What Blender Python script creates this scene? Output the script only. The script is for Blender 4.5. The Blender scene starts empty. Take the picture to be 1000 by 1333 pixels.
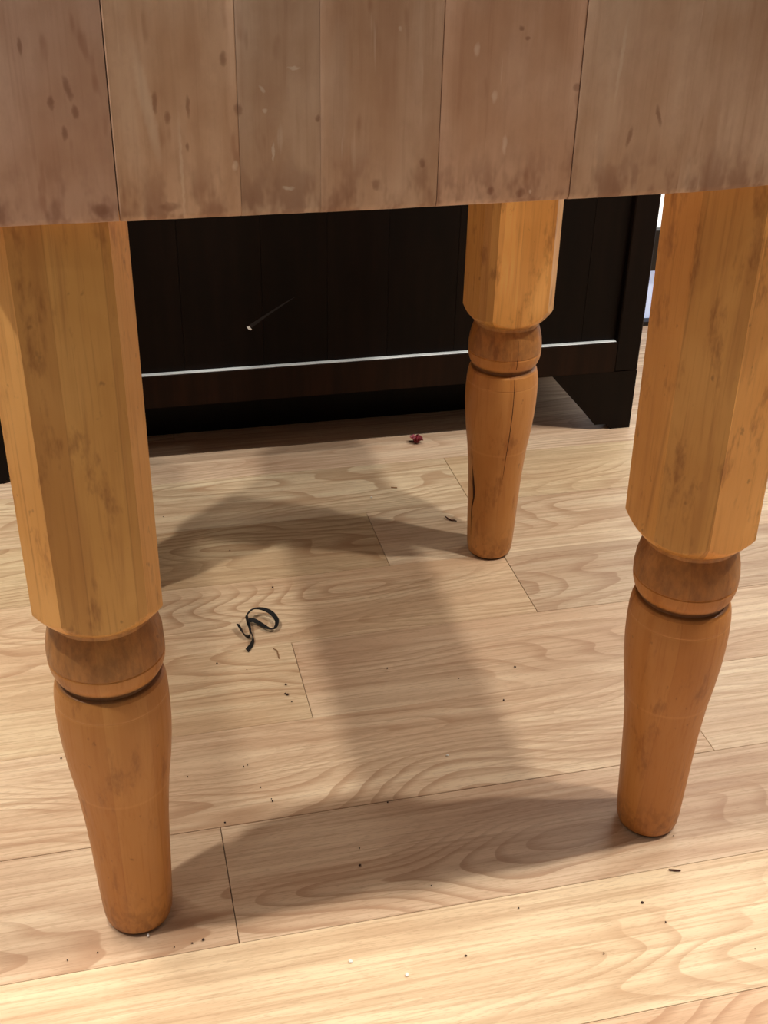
import bpy, bmesh, math, random
from mathutils import Matrix, Vector
random.seed(11)
C = bpy.context.scene.collection
S = 0.14                      # metres per working unit (one floor plank is one unit wide)
sc = bpy.context.scene

# ------------------------------------------------------------ camera
F_PX, PITCH, ROLL, YAW, CAMZ = 1537.0, 0.52762, -0.02528, -0.2479, 6.008
def make_camera():
    cp, sp = math.cos(PITCH), math.sin(PITCH)
    right = Vector((math.cos(YAW), math.sin(YAW), 0)); f0 = Vector((-math.sin(YAW), math.cos(YAW), 0)); up = Vector((0, 0, 1))
    fwd = f0 * cp - up * sp; dn = -(up * cp + f0 * sp)
    c, s = math.cos(ROLL), math.sin(ROLL)
    r = c * right + s * dn; d = -s * right + c * dn
    cam = bpy.data.cameras.new('camera'); o = bpy.data.objects.new('camera', cam); C.objects.link(o)
    m = Matrix((r, -d, -fwd)).transposed().to_4x4(); m.translation = Vector((0, 0, CAMZ * S))
    o.matrix_world = m
    cam.sensor_fit = 'HORIZONTAL'; cam.sensor_width = 36; cam.lens = F_PX * 36 / 1000
    cam.clip_start = 0.02
    sc.camera = o
make_camera()

# ------------------------------------------------------------ world, lamps, exposure
w = bpy.data.worlds.new('world'); sc.world = w; w.use_nodes = True
w.node_tree.nodes['Background'].inputs[0].default_value = (1.0, 0.93, 0.86, 1)
w.node_tree.nodes['Background'].inputs[1].default_value = 0.118
LAMPS = [   # x, y (units), watts, radius (m), colour
    ('ceiling_lamp_right', 7.6, 4.4, 95, 0.045, (1.0, 0.94, 0.85)),
    ('ceiling_lamp_far_right', 13.5, 4.5, 110, 0.05, (1.0, 0.94, 0.85)),
    ('ceiling_lamp_left', -6.6, 4.2, 106, 0.045, (1.0, 0.94, 0.85)),
    ('ceiling_lamp_near_left', -2.1, 5.2, 74, 0.05, (1.0, 0.94, 0.85)),
    ('ceiling_lamp_rear', -2.0, 8.8, 40, 0.05, (1.0, 0.94, 0.85)),
    ('ceiling_lamp_front_left', -6.0, -1.2, 12, 0.05, (1.0, 0.94, 0.85)),
    ('ceiling_lamp_rear_left', -6.8, 12.0, 16, 0.05, (1.0, 0.94, 0.85)),
]
for n, x, y, p, r, c in LAMPS:
    l = bpy.data.lights.new(n, 'POINT'); l.energy = p; l.shadow_soft_size = r; l.color = c
    o = bpy.data.objects.new(n, l); C.objects.link(o); o.location = (x * S, y * S, 17.9 * S)
vs = sc.view_settings
vs.view_transform = 'Standard'; vs.look = 'None'; vs.exposure = 0.0; vs.gamma = 1.0; vs.use_curve_mapping = False

# ------------------------------------------------------------ node helper
class NT:
    def __init__(s, name):
        m = bpy.data.materials.new(name); m.use_nodes = True; s.m = m; s.t = m.node_tree
        s.b = s.t.nodes['Principled BSDF']
    def n(s, typ, **kw):
        o = s.t.nodes.new(typ)
        for k, v in kw.items(): setattr(o, k, v)
        return o
    def link(s, a, b):
        if hasattr(a, 'outputs'): a = a.outputs[0]
        s.t.links.new(a, b)
    def set(s, sock, v):
        if isinstance(v, (int, float, tuple, list)):
            if isinstance(v, (tuple, list)) and len(v) == 3 and sock.type == 'RGBA': v = (*v, 1)
            sock.default_value = v
        else: s.link(v, sock)
    def math(s, op, a, b=0.0, c=None, clamp=False):
        o = s.n('ShaderNodeMath', operation=op, use_clamp=clamp); s.set(o.inputs[0], a); s.set(o.inputs[1], b)
        if c is not None: s.set(o.inputs[2], c)
        return o.outputs[0]
    def mapr(s, v, a, b, c=0.0, d=1.0, smooth=True):
        o = s.n('ShaderNodeMapRange', interpolation_type='SMOOTHSTEP' if smooth else 'LINEAR')
        for i, x in enumerate((v, a, b, c, d)): s.set(o.inputs[i], x)
        return o.outputs[0]
    def vec(s, x, y, z):
        o = s.n('ShaderNodeCombineXYZ'); s.set(o.inputs[0], x); s.set(o.inputs[1], y); s.set(o.inputs[2], z); return o.outputs[0]
    def noise(s, v, scale=1.0, detail=2.0, rough=0.5, dist=0.0):
        o = s.n('ShaderNodeTexNoise'); s.set(o.inputs['Vector'], v); s.set(o.inputs['Scale'], scale)
        o.inputs['Detail'].default_value = detail; o.inputs['Roughness'].default_value = rough; o.inputs['Distortion'].default_value = dist
        return o.outputs['Fac']
    def vmul(s, v, t):
        o = s.n('ShaderNodeVectorMath', operation='MULTIPLY'); s.set(o.inputs[0], v); o.inputs[1].default_value = t; return o.outputs[0]
    def vadd(s, v, t):
        o = s.n('ShaderNodeVectorMath', operation='ADD'); s.set(o.inputs[0], v); s.set(o.inputs[1], t); return o.outputs[0]
    def mix(s, f, a, b, mode='MIX'):
        o = s.n('ShaderNodeMix', data_type='RGBA', blend_type=mode); s.set(o.inputs[0], f); s.set(o.inputs[6], a); s.set(o.inputs[7], b); return o.outputs[2]
    def bump(s, h, strength, dist):
        o = s.n('ShaderNodeBump'); o.inputs['Strength'].default_value = strength; o.inputs['Distance'].default_value = dist
        s.link(h, o.inputs['Height']); s.link(o.outputs[0], s.b.inputs['Normal'])

def lin(r, g, b):
    f = lambda c: ((c / 255 + 0.055) / 1.055) ** 2.4 if c > 10 else c / 255 / 12.92
    return (f(r), f(g), f(b))

# ------------------------------------------------------------ materials
def floor_material():
    k = NT('light_maple_laminate')
    tc = k.n('ShaderNodeTexCoord').outputs['Object']; sp = k.n('ShaderNodeSeparateXYZ'); k.link(tc, sp.inputs[0])
    oi = k.n('ShaderNodeObjectInfo'); rnd = oi.outputs['Random']
    x = k.math('DIVIDE', sp.outputs[0], S); y = k.math('DIVIDE', sp.outputs[1], S)
    seed = k.math('MULTIPLY', rnd, 71.0)
    # long grain lines: contours of a field that is stretched along the plank
    n0 = k.noise(k.vec(k.math('MULTIPLY', x, .28), k.math('MULTIPLY', y, 1.15), seed), 1.0, 1.5, .45)
    wob = k.noise(k.vec(k.math('MULTIPLY', x, 1.7), k.math('MULTIPLY', y, 4.0), k.math('ADD', seed, 9.0)), 1.0, 2.0, .5)
    field = k.math('ADD', k.math('MULTIPLY', n0, 25.0), k.math('ADD', k.math('MULTIPLY', wob, .55), k.math('MULTIPLY', y, 1.6)))
    fr = k.math('FRACT', field)
    line = k.math('MULTIPLY', k.mapr(fr, .45, .94), k.mapr(fr, 1.0, .95))
    # the figure comes and goes
    msk = k.mapr(k.noise(k.vec(k.math('MULTIPLY', x, .3), k.math('MULTIPLY', y, 1.3), k.math('ADD', seed, 31.0)), 1.0, 1.0), .36, .66, .12, 1.0)
    streak = k.noise(k.vec(k.math('MULTIPLY', x, .9), k.math('MULTIPLY', y, 42.0), seed), 1.0, 3.0, .6)
    streak2 = k.noise(k.vec(k.math('MULTIPLY', x, .45), k.math('MULTIPLY', y, 10.0), k.math('ADD', seed, 4.0)), 1.0, 2.0, .55)
    blot = k.noise(k.vec(k.math('MULTIPLY', x, .5), k.math('MULTIPLY', y, 1.6), k.math('ADD', seed, 15.0)), 1.0, 2.0, .5)
    pores = k.noise(k.vec(k.math('MULTIPLY', x, 14.0), k.math('MULTIPLY', y, 130.0), seed), 1.0, 2.0, .6)
    base = k.mix(k.mapr(blot, .3, .7), lin(234, 212, 182), lin(219, 190, 160))
    base = k.mix(k.math('MULTIPLY', k.mapr(streak2, .44, .70), .46), base, lin(190, 156, 126))
    base = k.mix(k.math('MULTIPLY', k.mapr(streak2, .50, .28), .40), base, lin(243, 227, 198))
    base = k.mix(k.math('MULTIPLY', k.math('MULTIPLY', line, msk), .58), base, lin(172, 130, 98))
    base = k.mix(k.math('MULTIPLY', k.mapr(streak, .46, .66), .46), base, lin(182, 146, 115))
    base = k.mix(k.math('MULTIPLY', k.mapr(pores, .52, .70), .30), base, lin(166, 132, 104))
    base = k.mix(1.0, base, oi.outputs['Color'], 'MULTIPLY')
    k.link(base, k.b.inputs['Base Color'])
    k.set(k.b.inputs['Roughness'], k.mapr(streak, .3, .7, .36, .50))
    k.b.inputs['Specular IOR Level'].default_value = .4
    k.bump(k.math('ADD', k.math('MULTIPLY', pores, .5), streak), .22, .0004)
    return k.m

def block_material():
    k = NT('worn_butcher_block_maple')
    tc = k.n('ShaderNodeTexCoord').outputs['Object']; sp = k.n('ShaderNodeSeparateXYZ'); k.link(tc, sp.inputs[0])
    oi = k.n('ShaderNodeObjectInfo'); seed = k.math('MULTIPLY', oi.outputs['Random'], 53.0)
    x = k.math('DIVIDE', sp.outputs[0], S); z = k.math('DIVIDE', sp.outputs[2], S); y = k.math('DIVIDE', sp.outputs[1], S)
    V = lambda a, b, c=0.0: k.vec(k.math('MULTIPLY', x, a), k.math('ADD', k.math('MULTIPLY', y, a), k.math('ADD', seed, c)), k.math('MULTIPLY', z, b))
    g1 = k.noise(V(9, .8), 1, 3, .6); g2 = k.noise(V(38, 1.6, 3), 1, 3, .6); bl = k.noise(V(2.2, 1.6, 7), 1, 3, .6)
    st = k.noise(V(11, 3.2, 12), 1, 2, .55); sc2 = k.noise(V(26, 2.2, 20), 1, 2, .6); low = k.noise(V(9, 4, 25), 1, 3, .6)
    mott = k.noise(V(14, 9, 40), 1, 4, .65)
    c = k.mix(k.mapr(bl, .3, .7), lin(226, 202, 184), lin(204, 172, 148))
    c = k.mix(k.math('MULTIPLY', k.mapr(g1, .45, .7), .45), c, lin(190, 154, 130))
    c = k.mix(k.math('MULTIPLY', k.mapr(g1, .46, .25), .40), c, lin(234, 216, 202))
    c = k.mix(k.math('MULTIPLY', k.mapr(g2, .5, .75), .25), c, lin(176, 136, 112))
    c = k.mix(k.math('MULTIPLY', k.mapr(mott, .4, .7), .22), c, lin(184, 150, 130))
    c = k.mix(k.math('MULTIPLY', k.mapr(st, .62, .74), .38), c, lin(150, 96, 66))      # brown stains
    c = k.mix(k.math('MULTIPLY', k.mapr(sc2, .68, .78), .32), c, lin(246, 236, 226))    # pale scuffs
    edge = k.math('MULTIPLY', k.mapr(z, .36, .0), k.mapr(low, .42, .62))
    c = k.mix(k.math('MULTIPLY', edge, .60), c, lin(134, 88, 68))                       # darker in patches towards the bottom edge
    jx = k.math('ADD', x, k.math('MULTIPLY', k.math('SUBTRACT', k.noise(V(30, 30, 50), 1, 2), .5), .016)); jz = k.math('ADD', z, k.math('MULTIPLY', k.math('SUBTRACT', k.noise(V(30, 30, 60), 1, 2), .5), .03))
    def mark(c, px, pz, rx, rz, slope, col, st):
        dz = k.math('SUBTRACT', jz, pz); dx = k.math('SUBTRACT', k.math('SUBTRACT', jx, px), k.math('MULTIPLY', dz, slope))
        d = k.math('ADD', k.math('POWER', k.math('DIVIDE', k.math('ABSOLUTE', dx), rx), 2.0), k.math('POWER', k.math('DIVIDE', k.math('ABSOLUTE', dz), rz), 2.0))
        return k.mix(k.math('MULTIPLY', k.mapr(d, 1.25, .0), st), c, col)
    dark, pale = lin(122, 70, 46), lin(250, 246, 240)
    for px, pz, rx, rz, sl in [(-.22, .70, .010, .035, 0), (-.06, .54, .017, .055, -.2), (-.13, .49, .014, .03, 0), (-.04, .45, .015, .03, 0), (-.09, .37, .013, .035, 0), (.55, .64, .017, .030, 0), (.60, .445, .017, .030, 0), (.315, .42, .015, .03, 0),
                               (.27, .48, .012, .05, 0), (.40, .46, .010, .05, 0), (.39, .30, .009, .022, 0), (1.385, .20, .013, .022, 0), (1.79, .74, .014, .013, 0), (1.82, .70, .013, .010, 0), (1.84, .055, .024, .022, 0), (1.70, .07, .018, .02, 0), (2.06, .50, .02, .02, 0), (.93, .40, .010, .014, 0), (2.46, .37, .012, .05, -.3), (2.33, .28, .014, .05, .2), (1.18, .12, .02, .03, 0), (.30, .06, .05, .022, 0), (.02, .06, .04, .03, 0)]:
        c = mark(c, px, pz, rx, rz, sl, dark, .50)
    for px, pz, rx, rz, sl in [(.58, .22, .016, .022, 0), (.83, .60, .032, .007, 0), (1.75, .27, .012, .045, 0), (1.27, .74, .009, .012, 0), (1.885, .065, .008, .010, 0), (.70, .52, .010, .018, -.5), (.71, .44, .012, .010, 0), (.74, .27, .007, .045, 0), (1.60, .66, .014, .03, 0), (1.69, .47, .014, .03, 0), (.80, .12, .03, .010, 0)]:
        c = mark(c, px, pz, rx, rz, sl, pale, .42)
    c = mark(c, .235, .48, .028, .26, -.16, pale, .30); c = mark(c, .36, .2, .008, .25, .0, pale, .30); c = mark(c, 2.25, .60, .010, .2, .05, pale, .28); c = mark(c, 1.02, .5, .05, .3, 0, pale, .14)
    c = k.mix(1.0, c, oi.outputs['Color'], 'MULTIPLY')
    k.link(c, k.b.inputs['Base Color']); k.b.inputs['Roughness'].default_value = .62
    k.bump(k.math('ADD', g2, k.math('MULTIPLY', mott, .6)), .3, .0006)
    return k.m

def leg_material():
    k = NT('honey_maple_finish')
    tc = k.n('ShaderNodeTexCoord').outputs['Object']; sp = k.n('ShaderNodeSeparateXYZ'); k.link(tc, sp.inputs[0])
    oi = k.n('ShaderNodeObjectInfo'); seed = k.math('MULTIPLY', oi.outputs['Random'], 53.0)
    x = k.math('DIVIDE', sp.outputs[0], S); y = k.math('DIVIDE', sp.outputs[1], S); z = k.math('DIVIDE', sp.outputs[2], S)
    V = lambda a, b, c=0.0: k.vec(k.math('MULTIPLY', x, a), k.math('ADD', k.math('MULTIPLY', y, a), k.math('ADD', seed, c)), k.math('MULTIPLY', z, b))
    # glued laminations run up the leg
    sx = k.math('ADD', k.math('MULTIPLY', x, 4.2), k.math('MULTIPLY', oi.outputs['Random'], 7.0))
    wn = k.n('ShaderNodeTexWhiteNoise', noise_dimensions='1D'); k.link(k.math('FLOOR', sx), wn.inputs['W']); lam = wn.outputs['Value']
    fx = k.math('FRACT', sx); seam = k.math('MAXIMUM', k.mapr(fx, .025, .0), k.mapr(fx, .975, 1.0))
    g1 = k.noise(V(12, .7), 1, 3, .6); g2 = k.noise(V(55, 1.6, 3), 1, 3, .6); bl = k.noise(V(2.0, 1.3, 7), 1, 3, .55)
    st = k.noise(V(8, 2.6, 12), 1, 4, .65); dk = k.noise(V(16, 11, 18), 1, 2, .6); rough = k.noise(V(18, 9, 30), 1, 4, .65)
    c = k.mix(k.mapr(bl, .3, .7), lin(236, 188, 116), lin(218, 166, 92))
    c = k.mix(k.math('MULTIPLY', lam, .52), c, lin(184, 126, 64))
    c = k.mix(k.math('MULTIPLY', k.mapr(g1, .48, .7), .35), c, lin(180, 124, 66))
    c = k.mix(k.math('MULTIPLY', k.mapr(g2, .5, .75), .26), c, lin(150, 98, 54))
    c = k.mix(k.math('MULTIPLY', k.math('MULTIPLY', seam, k.mapr(bl, .35, .6)), .26), c, lin(120, 68, 30))
    # the turned lower leg took a little more stain than the faceted top
    c = k.mix(k.mapr(z, 2.42, 2.30, 0.0, .62), c, lin(168, 100, 40))
    c = k.mix(k.math('MULTIPLY', k.mapr(st, .54, .72), .55), c, lin(132, 76, 32))
    c = k.mix(k.math('MULTIPLY', k.mapr(dk, .68, .78), .40), c, lin(88, 48, 24))
    # dark worn finish on the upper half of the collar ; the groove below it is darker too
    col = k.math('MULTIPLY', k.mapr(z, 2.075, 2.085), k.mapr(z, 2.42, 2.34))
    c = k.mix(k.math('MULTIPLY', col, k.mapr(rough, .30, .70, .15, .55)), c, lin(96, 64, 38))
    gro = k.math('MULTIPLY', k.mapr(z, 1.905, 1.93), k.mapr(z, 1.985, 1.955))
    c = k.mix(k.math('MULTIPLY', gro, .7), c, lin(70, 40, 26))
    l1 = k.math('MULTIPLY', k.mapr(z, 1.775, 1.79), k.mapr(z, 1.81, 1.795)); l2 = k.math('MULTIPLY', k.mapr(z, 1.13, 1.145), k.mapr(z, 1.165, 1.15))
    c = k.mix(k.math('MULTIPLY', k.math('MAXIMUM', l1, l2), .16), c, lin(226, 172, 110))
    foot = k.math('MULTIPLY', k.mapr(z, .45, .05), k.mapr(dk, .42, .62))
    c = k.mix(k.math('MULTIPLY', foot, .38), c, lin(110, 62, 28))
    at = k.n('ShaderNodeAttribute', attribute_name='lit_tone'); c = k.mix(1.0, c, at.outputs['Color'], 'MULTIPLY')
    c = k.mix(1.0, c, oi.outputs['Color'], 'MULTIPLY')
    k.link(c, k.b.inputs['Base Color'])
    k.set(k.b.inputs['Roughness'], k.mapr(g2, .3, .7, .36, .5)); k.b.inputs['Specular IOR Level'].default_value = .45
    k.bump(k.math('ADD', g2, k.math('MULTIPLY', rough, .5)), .2, .0004)
    return k.m

def dark_wood():
    k = NT('espresso_stained_wood')
    tc = k.n('ShaderNodeTexCoord').outputs['Object']; oi = k.n('ShaderNodeObjectInfo')
    g = k.noise(k.vadd(k.vmul(tc, (60, 60, 5)), k.vec(k.math('MULTIPLY', oi.outputs['Random'], 30), 0.0, 0.0)), 1, 3, .6)
    b = k.noise(k.vmul(tc, (7, 7, 7)), 1, 3, .6)
    c = k.mix(k.mapr(g, .35, .7), lin(15, 8, 6), lin(22, 12, 8)); c = k.mix(k.math('MULTIPLY', k.mapr(b, .4, .7), .4), c, lin(12, 8, 8))
    c = k.mix(1.0, c, oi.outputs['Color'], 'MULTIPLY')
    k.link(c, k.b.inputs['Base Color']); k.b.inputs['Roughness'].default_value = .42; k.b.inputs['Specular IOR Level'].default_value = .12
    k.bump(g, .15, .0004)
    return k.m

def plain(name, col, rough=.6, emit=None, metal=0.0, var=.12, scale=40):
    k = NT(name); tc = k.n('ShaderNodeTexCoord').outputs['Object']
    n = k.noise(tc, scale, 3, .6)
    dk = tuple(c * (1 - var) for c in col); br = tuple(min(1, c * (1 + var)) for c in col)
    k.link(k.mix(n, dk, br), k.b.inputs['Base Color'])
    k.b.inputs['Roughness'].default_value = rough; k.b.inputs['Metallic'].default_value = metal
    if emit:
        k.set(k.b.inputs['Emission Color'], emit[0]); k.b.inputs['Emission Strength'].default_value = emit[1]
    return k.m

M = dict(floor=floor_material(), block=block_material(), leg=leg_material(), dark=dark_wood(),
         pad=plain('dark_felt', lin(34, 26, 30), .95), subfloor=plain('joint_filler', lin(64, 44, 32), .9),
         edge=plain('pale_glint', lin(215, 222, 224), .35, metal=.0), wall=plain('painted_wall', lin(196, 188, 176), .8),
         frame=plain('dark_door_frame', lin(26, 20, 20), .5), glass=plain('daylight_glass', (.8, .85, .95), .3, ((1.0, .97, .90), 1.1)),
         haze=plain('daylight_glass_low', (.6, .65, .8), .3, ((.42, .50, .72), .7)), ribbon=plain('black_ribbon', lin(9, 7, 8), .8),
         petal=plain('dried_red_petal', lin(120, 16, 34), .6, scale=200, var=.4), petalp=plain('faded_pink_petal', lin(176, 92, 106), .6),
         twig=plain('dry_twig', lin(78, 40, 24), .8), crumb=plain('dark_crumb', lin(52, 32, 24), .9), white=plain('white_crumb', lin(235, 232, 225), .7),
         sliver=plain('tan_sliver', lin(150, 112, 76), .8), scuff=plain('grey_scuff', lin(26, 21, 22), .7, scale=300, var=.5), crack=plain('crack_filler', lin(66, 34, 16), .9))

# ------------------------------------------------------------ mesh helpers (working units in, metres out)
def empty(name, loc=(0, 0, 0)):
    o = bpy.data.objects.new(name, None); C.objects.link(o); o.location = Vector(loc) * S; o.empty_display_size = .05; return o
def tag(o, label=None, cat=None, group=None, kind=None):
    for a, b in (('label', label), ('category', cat), ('group', group), ('kind', kind)):
        if b: o[a] = b
    return o
def link(name, me, mat, parent=None, loc=(0, 0, 0), color=None):
    o = bpy.data.objects.new(name, me); C.objects.link(o)
    if not me.materials: me.materials.append(mat)
    o.location = Vector(loc) * S
    if parent: o.parent = parent
    if color: o.color = (*color, 1)
    return o
def mesh(name, verts, faces, smooth=None):
    me = bpy.data.meshes.new(name); me.from_pydata([Vector(v) * S for v in verts], [], faces)
    bm = bmesh.new(); bm.from_mesh(me); bmesh.ops.recalc_face_normals(bm, faces=bm.faces); bm.to_mesh(me); bm.free()
    if smooth is not None:
        for p in me.polygons: p.use_smooth = True
        me.set_sharp_from_angle(angle=math.radians(smooth))
    return me
def box(name, x0, x1, y0, y1, z0, z1, bev=0.0, seg=1):
    bm = bmesh.new()
    bmesh.ops.create_cube(bm, size=1)
    for v in bm.verts:
        v.co = Vector(((x0 + x1) / 2 + v.co.x * (x1 - x0), (y0 + y1) / 2 + v.co.y * (y1 - y0), (z0 + z1) / 2 + v.co.z * (z1 - z0))) * S
    if bev: bmesh.ops.bevel(bm, geom=bm.edges[:], offset=bev * S, segments=seg, affect='EDGES', profile=.5)
    me = bpy.data.meshes.new(name); bm.to_mesh(me); bm.free(); return me
def prism_y(name, pts, y0, y1):          # outline in x,z extruded along y
    n = len(pts); v = [(x, y0, z) for x, z in pts] + [(x, y1, z) for x, z in pts]
    return mesh(name, v, [tuple(range(n)), tuple(range(n, 2 * n))] + [(i, (i + 1) % n, n + (i + 1) % n, n + i) for i in range(n)])
def prism_x(name, pts, x0, x1):          # outline in y,z extruded along x
    n = len(pts); v = [(x0, y, z) for y, z in pts] + [(x1, y, z) for y, z in pts]
    return mesh(name, v, [tuple(range(n)), tuple(range(n, 2 * n))] + [(i, (i + 1) % n, n + (i + 1) % n, n + i) for i in range(n)])

# ------------------------------------------------------------ floor: base slab and one object per plank
Y0 = 0.0175
floor = link('floor', box('floor', -11, 15, -1.98, 20.02, -.35, -.10), M['subfloor']); tag(floor, kind='structure')
ROW_JOINT = {-2: 1.0, -1: 5.0, 0: -2.2, 1: 3.0, 2: -3.8, 3: 1.4, 4: -4.4, 5: .415, 6: 4.153, 7: 1.249, 8: 3.459, 9: 2.351, 10: 3.451, 11: -1.9, 12: .6, 13: 4.6, 14: 2.4, 15: -1.0, 16: 5.4, 17: 2.0, 18: .0, 19: 4.0}
TINT = {(4, 1): (1.05, 1.02, .93), (5, 1): (.90, .84, .80), (5, 0): (.93, .88, .84), (9, 0): (.88, .85, .74), (8, 1): (.84, .80, .76), (10, 1): (.93, .90, .80), (7, 0): (.99, .97, .88), (7, 1): (.97, .92, .87), (6, 0): (.99, .95, .90), (8, 0): (.97, .92, .84), (3, 1): (1.0, .90, .82)}  # plank tones; the back right plank is also darkened to carry shade
L = 8.6
for n, j in ROW_JOINT.items():
    a = j
    while a > -10.5: a -= L
    cuts = [a + i * L for i in range(6)]
    for i in range(5):
        x0, x1 = max(cuts[i], -11), min(cuts[i + 1], 15)
        if x1 - x0 < .3: continue
        side = 0 if cuts[i + 1] <= j + .01 else 1
        g = .0025
        me = box('plank', -(x1 - x0) / 2 + g, (x1 - x0) / 2 - g, -.5 + g * .6, .5 - g * .6, -.097, 0, .0022)
        t = TINT.get((n, side)) if abs(cuts[i + 1] - j) < .01 or abs(cuts[i] - j) < .01 else None
        if t is None:
            r = random.uniform(.92, 1.04); t = (r, r * random.uniform(.96, 1.0), r * random.uniform(.93, .99))
        link('plank', me, M['floor'], floor, ((x0 + x1) / 2, n + Y0 + .5, random.uniform(-.0035, 0)), t)

# ------------------------------------------------------------ back wall and glazed door behind the cabinet
WY = 14.2
def strip(name, a, m, parent=None, kind='structure', **kw):
    o = link(name, box(name, *a), m, parent)
    if not parent: tag(o, kind=kind)
    return o
strip('wall_back', (-11, 6.1, WY, WY + .9, 0, 17.9), M['wall'])
strip('wall_back_right', (14.2, 15, WY, WY + .9, 0, 17.9), M['wall'])
strip('wall_back_lintel', (6.1, 14.2, WY, WY + .9, 14.6, 17.9), M['wall'])
strip('baseboard_back', (-11, 6.1, WY - .1, WY, 0, .7), M['wall'])
door = strip('door_1', (6.1, 6.4, WY + .1, WY + .5, 0, 14.6), M['frame'])
door.name = 'door_1'
strip('door_stile', (13.9, 14.2, WY + .1, WY + .5, 0, 14.6), M['frame'], door)
strip('door_rail', (6.4, 13.9, WY + .12, WY + .48, 14.3, 14.6), M['frame'], door)
strip('door_rail', (6.4, 13.9, WY + .12, WY + .48, .80, 1.36), M['frame'], door)
strip('door_rail', (6.4, 13.9, WY + .12, WY + .48, 0, .06), M['frame'], door)
strip('door_pane', (6.4, 13.9, WY + .26, WY + .32, 1.36, 14.3), M['glass'], door)
strip('door_pane', (6.4, 13.9, WY + .26, WY + .32, .06, .80), M['haze'], door)

# ------------------------------------------------------------ dark cabinet on bracket feet
CX0, CX1, CY, CD = -1.45, 5.79, 11.34, 2.6
cab = empty('sideboard_cabinet', ((CX0 + CX1) / 2, CY + CD / 2, 0)); co = cab.location / S
tag(cab, 'dark espresso wooden cabinet on bracket feet with plank panel back, behind the butcher block', 'cabinet')
def cpart(name, me, m='dark', color=None, parent=None):
    o = link(name, me, M[m], parent or cab, color=color); o.location = -Vector(cab.location) if parent is None else Vector((0, 0, 0)); return o
ZT = 8.0
cpart('stile', box('stile', CX0, CX0 + .28, CY, CY + .16, .72, ZT, .012), color=(1, 1, 1))
cpart('stile', box('stile', CX1 - .28, CX1, CY, CY + .16, .72, ZT, .012), color=(1.05, 1, 1))
cpart('rail', box('rail', CX0 + .28, CX1 - .28, CY + .005, CY + .155, ZT - .4, ZT, .01))
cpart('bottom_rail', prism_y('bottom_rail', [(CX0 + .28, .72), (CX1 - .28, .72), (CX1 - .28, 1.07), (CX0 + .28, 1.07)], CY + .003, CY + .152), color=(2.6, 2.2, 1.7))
es = cpart('ledge_glint', box('ledge_glint', CX0 + .285, CX1 - .29, CY + .02, CY + .078, 1.07, 1.082, .004), 'edge')  # pale strip paints the light caught on the rail's top ledge
es['label'] = 'thin pale line of painted light along the top of the bottom rail'
xs = [CX0 + .28, -.68, .05, .735, 1.555, 2.23, 2.875, 3.62, 4.36, 5.10, CX1 - .28]
for a, b in zip(xs, xs[1:]):
    t = random.uniform(.75, 1.1)
    cpart('panel_board', box('panel_board', a + .0008, b - .0008, CY + .08, CY + .13, .85, ZT - .2, .0025), color=(t, t, t))
for sx, x0, x1 in ((0, CX0, CX0 + .12), (1, CX1 - .12, CX1)):
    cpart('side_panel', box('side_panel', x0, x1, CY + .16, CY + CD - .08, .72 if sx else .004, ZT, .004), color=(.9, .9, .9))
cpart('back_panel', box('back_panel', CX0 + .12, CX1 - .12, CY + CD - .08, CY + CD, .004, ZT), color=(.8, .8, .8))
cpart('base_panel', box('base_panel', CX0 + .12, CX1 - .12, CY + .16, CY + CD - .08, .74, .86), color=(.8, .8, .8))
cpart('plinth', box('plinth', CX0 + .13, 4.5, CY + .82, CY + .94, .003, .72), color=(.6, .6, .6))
cpart('top', box('top', CX0 - .12, CX1 + .12, CY - .12, CY + CD + .05, ZT, ZT + .25, .03))
def foot_outline(s, x):                 # bracket foot: tall outer post with a sloping inner side
    return [(x, 0), (x, .72), (x - s * 1.02, .72), (x - s * .95, .64), (x - s * .55, .20), (x - s * .44, .07), (x - s * .30, .07), (x - s * .24, 0)]
for s, x in ((1, CX1), (-1, CX0)):
    cpart('bracket_foot', prism_y('bracket_foot', foot_outline(s, x), CY, CY + .14))
    cpart('bracket_foot', prism_y('bracket_foot', foot_outline(s, x), CY + CD - .24, CY + CD - .10))
    xi = (x - .12, x - .001) if s > 0 else (x + .001, x + .12)
    cpart('side_foot', prism_x('side_foot', [(CY + .14, 0), (CY + .14, .72), (CY + .9, .72), (CY + .5, .30), (CY + .34, 0)], *xi))
# pale scuff and a white chip stuck on the panel
cpart('scuff_mark', prism_y('scuff_mark', [(1.405, 1.53), (1.44, 1.505), (1.62, 1.63), (1.80, 1.745), (1.90, 1.81), (1.78, 1.75), (1.62, 1.655)], CY + .0785, CY + .081), 'scuff')['label'] = 'grey scuff streak on the dark panel'
chip = cpart('paint_chip', mesh('paint_chip', [(1.385, CY + .08, 1.515), (1.41, CY + .06, 1.53), (1.44, CY + .07, 1.485), (1.425, CY + .08, 1.475), (1.40, CY + .045, 1.50)], [(0, 1, 4), (1, 2, 4), (2, 3, 4), (3, 0, 4), (0, 3, 2, 1)]), 'white')
chip['label'] = 'tiny white chip on the dark panel'

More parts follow.
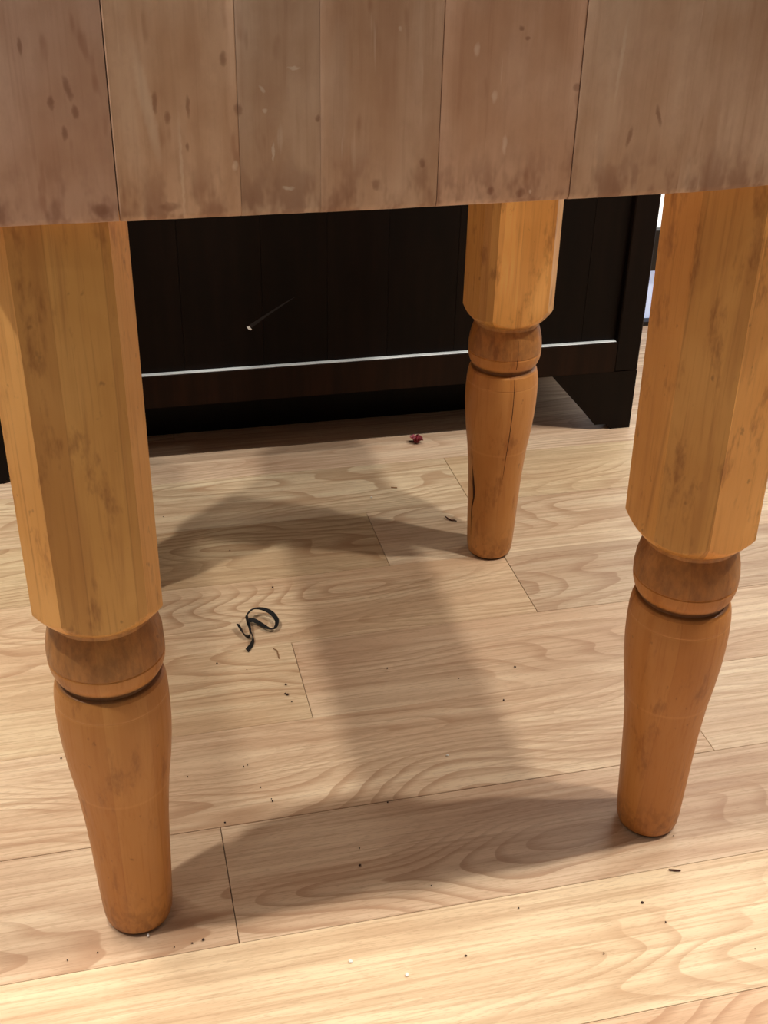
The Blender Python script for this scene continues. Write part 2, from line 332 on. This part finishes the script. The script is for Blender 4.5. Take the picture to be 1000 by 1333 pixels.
# ------------------------------------------------------------ butcher block
BX0, BX1, BY0, BY1, BZ0, BZ1 = -.62, 3.98, 4.95, 9.62, 4.55, 6.75
block = empty('butcher_block_table', ((BX0 + BX1) / 2, (BY0 + BY1) / 2, 0)); bo = Vector(block.location)
tag(block, 'butcher block table with thick worn maple slab top and faceted, turned honey-coloured legs', 'table')
seams = [BX0, .092, .60, .94, 1.455, 2.074, 2.60, 3.12, BX1]
cols = [(.95, .87, .88), (1.02, .93, .83), (.93, .92, .90), (.93, .86, .80), (1.04, .93, .87), (.97, .91, .85), (.96, .91, .86), (.95, .90, .85)]
for i, (a, b) in enumerate(zip(seams, seams[1:])):
    g = (.003, .002, .0005, .0006, .0016, .0025, .0005, .001)[i]; g2 = (.002, .0005, .0006, .0016, .0025, .0005, .001, .001)[i]; n = 6
    xs_ = [a + g, a + g + .005] + [a + (b - a) * q / n for q in range(1, n)] + [b - g2 - .005, b - g2]
    verts, faces = [], []
    for qi, x in enumerate(xs_):
        e = .5 * (g if qi == 0 else g2) + .001 if qi in (0, len(xs_) - 1) else 0.0
        zb = BZ0 + .018 * max(0, (x - 1.2)) / 2 + (.05 * max(0, x - 2.7) ** 1.3) + 0
        yf = BY0 + e + random.uniform(-.002, .002) + .05 * max(0, x - 3.5)
        prof = [(yf + .035, zb), (yf + .012, zb + .008), (yf, zb + .035), (yf, (zb + BZ1) / 2), (yf, BZ1 - .05), (yf + .05, BZ1), (BY1 - .05, BZ1), (BY1, BZ1 - .05), (BY1, zb + .04), (BY1 - .04, zb)]
        verts += [(x, py, pz - BZ0) for py, pz in prof]
    P = len(prof)
    for q in range(len(xs_) - 1):
        for r in range(P): faces.append((q * P + r, q * P + (r + 1) % P, (q + 1) * P + (r + 1) % P, (q + 1) * P + r))
    faces += [tuple(range(P)), tuple((len(xs_) - 1) * P + r for r in range(P))]
    o = link('stave', mesh('stave', verts, faces, 35), M['block'], block, color=cols[i]); o.location = Vector((0, 0, BZ0 * S)) - bo
    o['label'] = ['pinkish brown stave with brown stains', 'warm tan stave streaked with pale scuffs', 'narrow greyish stave', 'brown mottled stave', 'pinkish tan stave with two dark dots', 'broad grey-brown stave', 'grey-brown stave over the right leg', 'end stave'][i]

PROF = [(4.62, 1), (2.66, 1), (2.60, .452), (2.55, .430), (2.50, .404), (2.45, .374), (2.41, .344), (2.38, .316), (2.365, .298), (2.35, .281), (2.325, .276), (2.30, .284), (2.26, .297),
        (2.20, .311), (2.13, .319), (2.085, .318), (2.078, .314), (2.07, .318), (2.03, .314), (1.99, .302), (1.962, .288), (1.953, .270), (1.940, .264), (1.927, .268), (1.918, .286), (1.90, .298),
        (1.86, .308), (1.80, .3145), (1.792, .313), (1.784, .315), (1.70, .318), (1.58, .316), (1.45, .308), (1.30, .293), (1.15, .2735), (1.142, .2720), (1.0, .259), (.85, .247), (.65, .237),
        (.45, .230), (.25, .222), (.12, .216), (.06, .210), (.025, .200), (.014, .188), (.012, .12), (.012, .0)]
def leg(cx, cy, poly, tilt=(0, 0), col=(1, 1, 1), lab=None, lit_tones=()):   # tones: wood strip tone per facet, with the fall of light painted in
    def pr(th):                          # radius of the convex outline in direction th
        d = (math.cos(th), math.sin(th)); best = 9
        for (x0, y0), (x1, y1) in zip(poly, poly[1:] + poly[:1]):
            ex, ey = x1 - x0, y1 - y0; den = d[0] * ey - d[1] * ex
            if abs(den) < 1e-9: continue
            t = (x0 * ey - y0 * ex) / den; u = (x0 * d[1] - y0 * d[0]) / den
            if t > 0 and -1e-6 <= u <= 1 + 1e-6: best = min(best, t)
        return best
    zs = []
    for (z0, r0), (z1, r1) in zip(PROF, PROF[1:]):
        k = 5 if (2.38 <= z0 <= 2.6 and r0 < 1) else 1
        for q in range(k): f = q / k; zs.append((z0 + (z1 - z0) * f, r0 + (r1 - r0) * f))
    zs.insert(1, (3.6, 1)); zs.append(PROF[-1])
    ths = [2 * math.pi * i / 120 for i in range(120)] + [math.atan2(y, x) % (2 * math.pi) for x, y in poly]
    ths = sorted(set(round(t, 5) for t in ths)); rs = [pr(t) for t in ths]
    # ease the polygon's corners
    N = len(ths); verts, faces = [], []
    for z, r in zs[:-1]:
        tx, ty = tilt[0] * z, tilt[1] * z
        for t, p in zip(ths, rs):
            q = min(p, r); verts.append((q * math.cos(t) + tx, q * math.sin(t) + ty, z))
    for k in range(len(zs) - 2):
        for i in range(N): faces.append((k * N + i, k * N + (i + 1) % N, (k + 1) * N + (i + 1) % N, (k + 1) * N + i))
    verts += [(0, 0, .012), (tilt[0] * 4.62, tilt[1] * 4.62, 4.62)]; b = (len(zs) - 2) * N
    for i in range(N):
        faces.append((b + i, b + (i + 1) % N, len(verts) - 2)); faces.append((i, (i + 1) % N, len(verts) - 1))
    me = mesh('leg', verts, faces, 14)
    ta = me.attributes.new('lit_tone', 'FLOAT_COLOR', 'CORNER')  # facet colour: lit sides lightened, dim sides darkened
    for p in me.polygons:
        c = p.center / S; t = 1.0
        if lit_tones and c.z > 2.38:
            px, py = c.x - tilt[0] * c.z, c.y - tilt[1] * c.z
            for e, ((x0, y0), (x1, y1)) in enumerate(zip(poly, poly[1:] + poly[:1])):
                if (x0 * py - y0 * px) * (px * y1 - py * x1) > 0 and (x0 + x1) * px + (y0 + y1) * py > 0: t = lit_tones[e]
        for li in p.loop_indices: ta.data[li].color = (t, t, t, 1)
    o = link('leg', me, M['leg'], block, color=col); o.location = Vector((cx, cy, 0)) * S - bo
    if lab: o['label'] = lab
    n = 40; pv = [(.18 * math.cos(2 * math.pi * i / n), .18 * math.sin(2 * math.pi * i / n), z) for z in (0.0005, .014) for i in range(n)]
    link('foot_pad', mesh('foot_pad', pv, [tuple(range(n)), tuple(range(n, 2 * n))] + [(i, (i + 1) % n, n + (i + 1) % n, n + i) for i in range(n)], 30), M['pad'], o)
    return o
def view_poly(cx, cy, pts):              # outline given as (sideways, towards the viewer) -> x, y
    n = Vector((cx, cy)).normalized(); s = Vector((n.y, -n.x)); return [tuple(s * u - n * v) for u, v in pts]
LEG_L, LEG_R, LEG_B, LEG_H = (-.172, 5.40), (3.345, 5.47), (3.352, 9.10), (-.17, 9.07)
legL = leg(*LEG_L, view_poly(*LEG_L, [(-.345, -.20), (-.345, .19), (-.205, .335), (.225, .335), (.312, .20), (.312, -.20), (.16, -.34), (-.20, -.34)]), (-.004, 0), (1.0, .97, .94), 'front left leg, with a broad left facet lightened as if lit', (1.18, 1.22, .92, 1.12, 1, 1, 1, 1))
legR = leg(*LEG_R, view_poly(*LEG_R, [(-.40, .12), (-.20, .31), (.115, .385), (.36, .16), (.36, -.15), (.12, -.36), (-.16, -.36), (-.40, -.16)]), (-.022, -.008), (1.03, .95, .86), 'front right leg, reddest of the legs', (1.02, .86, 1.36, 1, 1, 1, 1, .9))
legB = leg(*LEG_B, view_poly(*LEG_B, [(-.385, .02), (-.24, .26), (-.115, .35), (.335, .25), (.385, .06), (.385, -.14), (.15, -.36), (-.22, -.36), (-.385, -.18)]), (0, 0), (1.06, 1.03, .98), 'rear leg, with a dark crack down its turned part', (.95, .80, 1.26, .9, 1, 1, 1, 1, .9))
legH = leg(*LEG_H, [(-.36, -.22), (-.22, -.36), (.22, -.36), (.36, -.22), (.36, .22), (.22, .36), (-.22, .36), (-.36, .22)], (-.0, 0), (1, .97, .94), 'rear left leg, hidden behind the front left one')
# cracks in the rear leg, as thin dark slivers let into the surface
def radius_at(z):
    for (z0, r0), (z1, r1) in zip(PROF, PROF[1:]):
        if z1 <= z <= z0: return r1 + (r0 - r1) * (z - z1) / max(1e-6, z0 - z1)
    return .3
def crack(o, c, pts):                    # pts: (degrees from the viewing direction, z, half-width)
    base = math.atan2(-c[1], -c[0]); v, f = [], []
    fine = []
    for (d0, z0, h0), (d1, z1, h1) in zip(pts, pts[1:]):
        m = max(1, int(abs(z0 - z1) / .03)); fine += [(d0 + (d1 - d0) * q / m, z0 + (z1 - z0) * q / m, h0 + (h1 - h0) * q / m) for q in range(m)]
    pts = fine + [pts[-1]]
    for deg, z, hw in pts:
        r = radius_at(z)
        for sgn in (-1, 1):
            a = base + math.radians(deg) + sgn * hw / r
            for rr in (r - .03, r + .0008): v.append((rr * math.cos(a), rr * math.sin(a), z))
    n = len(pts)
    for i in range(n - 1):
        a, b = i * 4, i * 4 + 4
        f += [(a + 1, a + 3, b + 3, b + 1), (a, a + 1, b + 1, b), (a + 2, a + 3, b + 3, b + 2), (a, a + 2, b + 2, b)]
    f += [(0, 1, 3, 2), (4 * n - 4, 4 * n - 3, 4 * n - 1, 4 * n - 2)]
    link('crack', mesh('crack', v, f), M['crack'], o)
crack(legB, LEG_B, [(22, 2.26, .0015), (22, 2.1, .0025), (22, 2.0, .002)])
crack(legB, LEG_B, [(21, 1.90, .002), (21, 1.6, .0035), (20, 1.3, .003), (18, 1.0, .002), (17, .9, .0008)])
crack(legB, LEG_B, [(-56, 1.02, .001), (-52, .9, .006), (-50, .80, .014), (-47, .72, .018), (-48, .64, .010), (-53, .54, .008), (-55, .42, .004), (-54, .22, .001)])

# ------------------------------------------------------------ small things lying on the floor
def ribbon():
    root_pts = [(.835, 8.30, .05, 0), (.865, 8.18, .03, 0), (.905, 8.13, .03, 0), (.925, 8.20, .05, 0), (.915, 8.32, .09, 0), (.925, 8.37, .09, 0), (.98, 8.44, .09, 0), (1.055, 8.45, .08, 0), (1.125, 8.40, .07, 0), (1.165, 8.33, .05, 0), (1.165, 8.26, .05, 0), (1.135, 8.20, .035, 0), (1.085, 8.215, .03, 0), (1.03, 8.29, .03, 0), (.975, 8.345, .04, 0), (.93, 8.33, .05, 0), (.915, 8.26, .06, 0), (.93, 8.17, .04, 0), (.935, 8.09, .03, 0), (.91, 8.02, .025, 0), (.865, 7.955, .02, 0)]
    # smooth with Catmull-Rom
    P3 = [Vector(p[:3]) for p in root_pts]; Q = []
    for i in range(len(P3) - 1):
        a, b, c, d = P3[max(i - 1, 0)], P3[i], P3[i + 1], P3[min(i + 2, len(P3) - 1)]
        for q in range(5):
            t = q / 5; Q.append(.5 * ((2 * b) + (c - a) * t + (2 * a - 5 * b + 4 * c - d) * t * t + (3 * b - a - 3 * c + d) * t ** 3))
    Q.append(P3[-1]); v, f = [], []
    for i, p in enumerate(Q):
        t = (Q[min(i + 1, len(Q) - 1)] - Q[max(i - 1, 0)]).normalized(); tw = .35 + 1.0 * math.sin(i * .085 + .4)
        side = t.cross(Vector((0, 0, 1))).normalized(); up = side.cross(t)
        a = (side * math.cos(tw) + up * math.sin(tw)); nrm = t.cross(a).normalized(); hw, th = .019, .004
        for s1, s2 in ((-1, -1), (1, -1), (1, 1), (-1, 1)): v.append(p + a * hw * s1 + nrm * th * s2)
    lo = min(q.z for q in v)
    v = [(q.x, q.y, q.z - lo + .002) for q in v]
    for i in range(len(Q) - 1):
        for r in range(4): f.append((i * 4 + r, i * 4 + (r + 1) % 4, i * 4 + 4 + (r + 1) % 4, i * 4 + 4 + r))
    n = len(Q); f += [(0, 1, 2, 3), (4 * n - 4, 4 * n - 3, 4 * n - 2, 4 * n - 1)]
    c = Vector((1.0, 8.28, 0)); v = [tuple(Vector(q) - c) for q in v]
    o = link('ribbon', mesh('ribbon', v, f, 40), M['ribbon'], loc=c)
    tag(o, 'short black ribbon curled in a loose loop on the floor between the legs', 'ribbon')
ribbon()

def petals():
    o = empty('dried_flower', (3.25, 11.42, 0)); tag(o, 'small crumpled dark red dried flower on the floor in front of the cabinet', 'flower')
    for i in range(9):
        a = i / 9 * 2 * math.pi + .3; ln = random.uniform(.06, .11); h = random.uniform(.01, .09); wd = .024
        d = Vector((math.cos(a), math.sin(a), 0)); s = Vector((-d.y, d.x, 0)); b = Vector((0, 0, .05))
        pts = [b, b + d * ln * .5 + s * wd + Vector((0, 0, h * .5)), b + d * ln + Vector((0, 0, h - .045)), b + d * ln * .5 - s * wd + Vector((0, 0, h * .5)), b + d * ln * .5 + Vector((0, 0, h * .5 + .02)), b + d * ln * .4 - Vector((0, 0, .015))]
        pts = [(p.x, p.y, max(.003, p.z)) for p in pts]
        pk = i in (3, 4)
        me = mesh('petal', pts, [(0, 1, 4), (1, 2, 4), (2, 3, 4), (3, 0, 4), (0, 5, 1), (1, 5, 2), (2, 5, 3), (3, 5, 0)])
        q = link('petal', me, M['petalp' if pk else 'petal'], o)
        if pk: q['label'] = 'faded pink petal'
    bm = bmesh.new(); bmesh.ops.create_icosphere(bm, subdivisions=2, radius=.04 * S)
    for v in bm.verts: v.co *= random.uniform(.8, 1.15); v.co.z += .042 * S
    me = bpy.data.meshes.new('flower_head'); bm.to_mesh(me); bm.free(); link('flower_head', me, M['petal'], o)
petals()

def rod(name, pts, r, mat, label, cat, group=None):
    v, f = [], []; n = 6; P3 = [Vector(p) for p in pts]; c = sum(P3, Vector()) / len(P3); c.z = 0
    for i, p in enumerate(P3):
        t = (P3[min(i + 1, len(P3) - 1)] - P3[max(i - 1, 0)]).normalized(); s = t.cross(Vector((0, 0, 1))).normalized(); u = s.cross(t)
        rr = r * (1 if 0 < i < len(P3) - 1 else .7)
        for k in range(n): a = 2 * math.pi * k / n; v.append(p + (s * math.cos(a) + u * math.sin(a)) * rr)
    for i in range(len(P3) - 1):
        for k in range(n): f.append((i * n + k, i * n + (k + 1) % n, (i + 1) * n + (k + 1) % n, (i + 1) * n + k))
    f += [tuple(range(n)), tuple((len(P3) - 1) * n + k for k in range(n))]
    lo = min(q.z for q in v); v = [(q.x - c.x, q.y - c.y, q.z - lo + .001) for q in v]
    tag(link(name, mesh(name, v, f, 50), M[mat], loc=c), label, cat, group)
rod('twig', [(3.105, 9.765, .02), (3.125, 9.72, .014), (3.15, 9.69, .012), (3.175, 9.685, .014), (3.195, 9.66, .014)], .008, 'twig', 'short bent brown twig on the floor left of the rear leg', 'twig')
rod('wood_sliver', [(1.085, 7.955, .01), (1.11, 7.92, .01), (1.112, 7.86, .01), (1.11, 7.81, .01)], .006, 'sliver', 'curved tan wood sliver on the floor just below the ribbon', 'sliver')
rod('wood_sliver', [(3.29, 4.99, .01), (3.33, 4.975, .01), (3.365, 4.965, .01)], .007, 'twig', 'dark splinter on the pale plank below the right leg', 'sliver')
rod('wood_sliver', [(2.72, 10.47, .01), (2.78, 10.45, .01)], .008, 'sliver', 'tiny tan sliver on the far floor left of the rear leg', 'sliver')

def crumb(x, y, r, mat, label, group, name='crumb'):
    bm = bmesh.new(); bmesh.ops.create_icosphere(bm, subdivisions=1, radius=1)
    sx, sy, sz = random.uniform(.7, 1.5), random.uniform(.8, 1.6), random.uniform(.5, .9)
    for v in bm.verts:
        k = random.uniform(.75, 1.2); v.co = Vector((v.co.x * sx, v.co.y * sy, v.co.z * sz)) * (k * r * S)
    lo = min(v.co.z for v in bm.verts)
    for v in bm.verts: v.co.z -= lo - .0001
    me = bpy.data.meshes.new(name); bm.to_mesh(me); bm.free()
    tag(link(name, me, M[mat], loc=(x, y, 0)), label, 'crumb', group)
for x, y in [(.92, 9.57), (.35, 10.33), (1.22, 8.87), (1.28, 5.47), (.80, 6.21), (.803, 6.185), (.74, 6.34), (2.77, 6.91), (3.46, 5.27), (3.0, 4.77), (3.54, 4.28), (3.08, 4.59), (-.65, 6.95), (.24, 6.56),
             (.68, 6.59), (.65, 6.58), (.83, 7.72), (.60, 7.85), (1.76, 4.62), (.13, 5.075), (.02, 5.07), (.20, 5.085), (-.62, 5.11), (-.44, 5.13), (1.31, 5.62), (2.2, 4.9), (1.7, 5.2), (2.6, 4.45), (.45, 6.05), (1.6, 6.0), (1.96, 7.5), (3.0, 7.3), (2.5, 7.25)]:
    crumb(x, y, random.uniform(.004, .008), 'crumb', 'tiny dark crumb lying on its own on the pale floor', 'dark crumbs on the floor')
for x, y, r in [(1.10, 7.33, .013), (1.085, 7.345, .008), (1.11, 7.46, .009), (1.12, 7.24, .006)]:
    crumb(x, y, r, 'crumb', 'dark crumb in the little cluster by the plank joint under the ribbon', 'cluster of crumbs by the plank joint')
for x, y, lab in [(2.15, 6.38, 'tiny white crumb on the floor midway between the ribbon and the right leg'), (1.06, 4.73, 'tiny white crumb on the front plank, the left one of two'),
                  (1.37, 4.56, 'tiny white crumb on the front plank, the right one of two'), (2.47, 10.3, 'tiny white crumb on the far floor left of the rear leg'),
                  (-.13, 5.19, 'tiny white crumb at the foot of the front left leg')]:
    crumb(x, y, .010, 'white', lab, 'white crumbs on the floor')
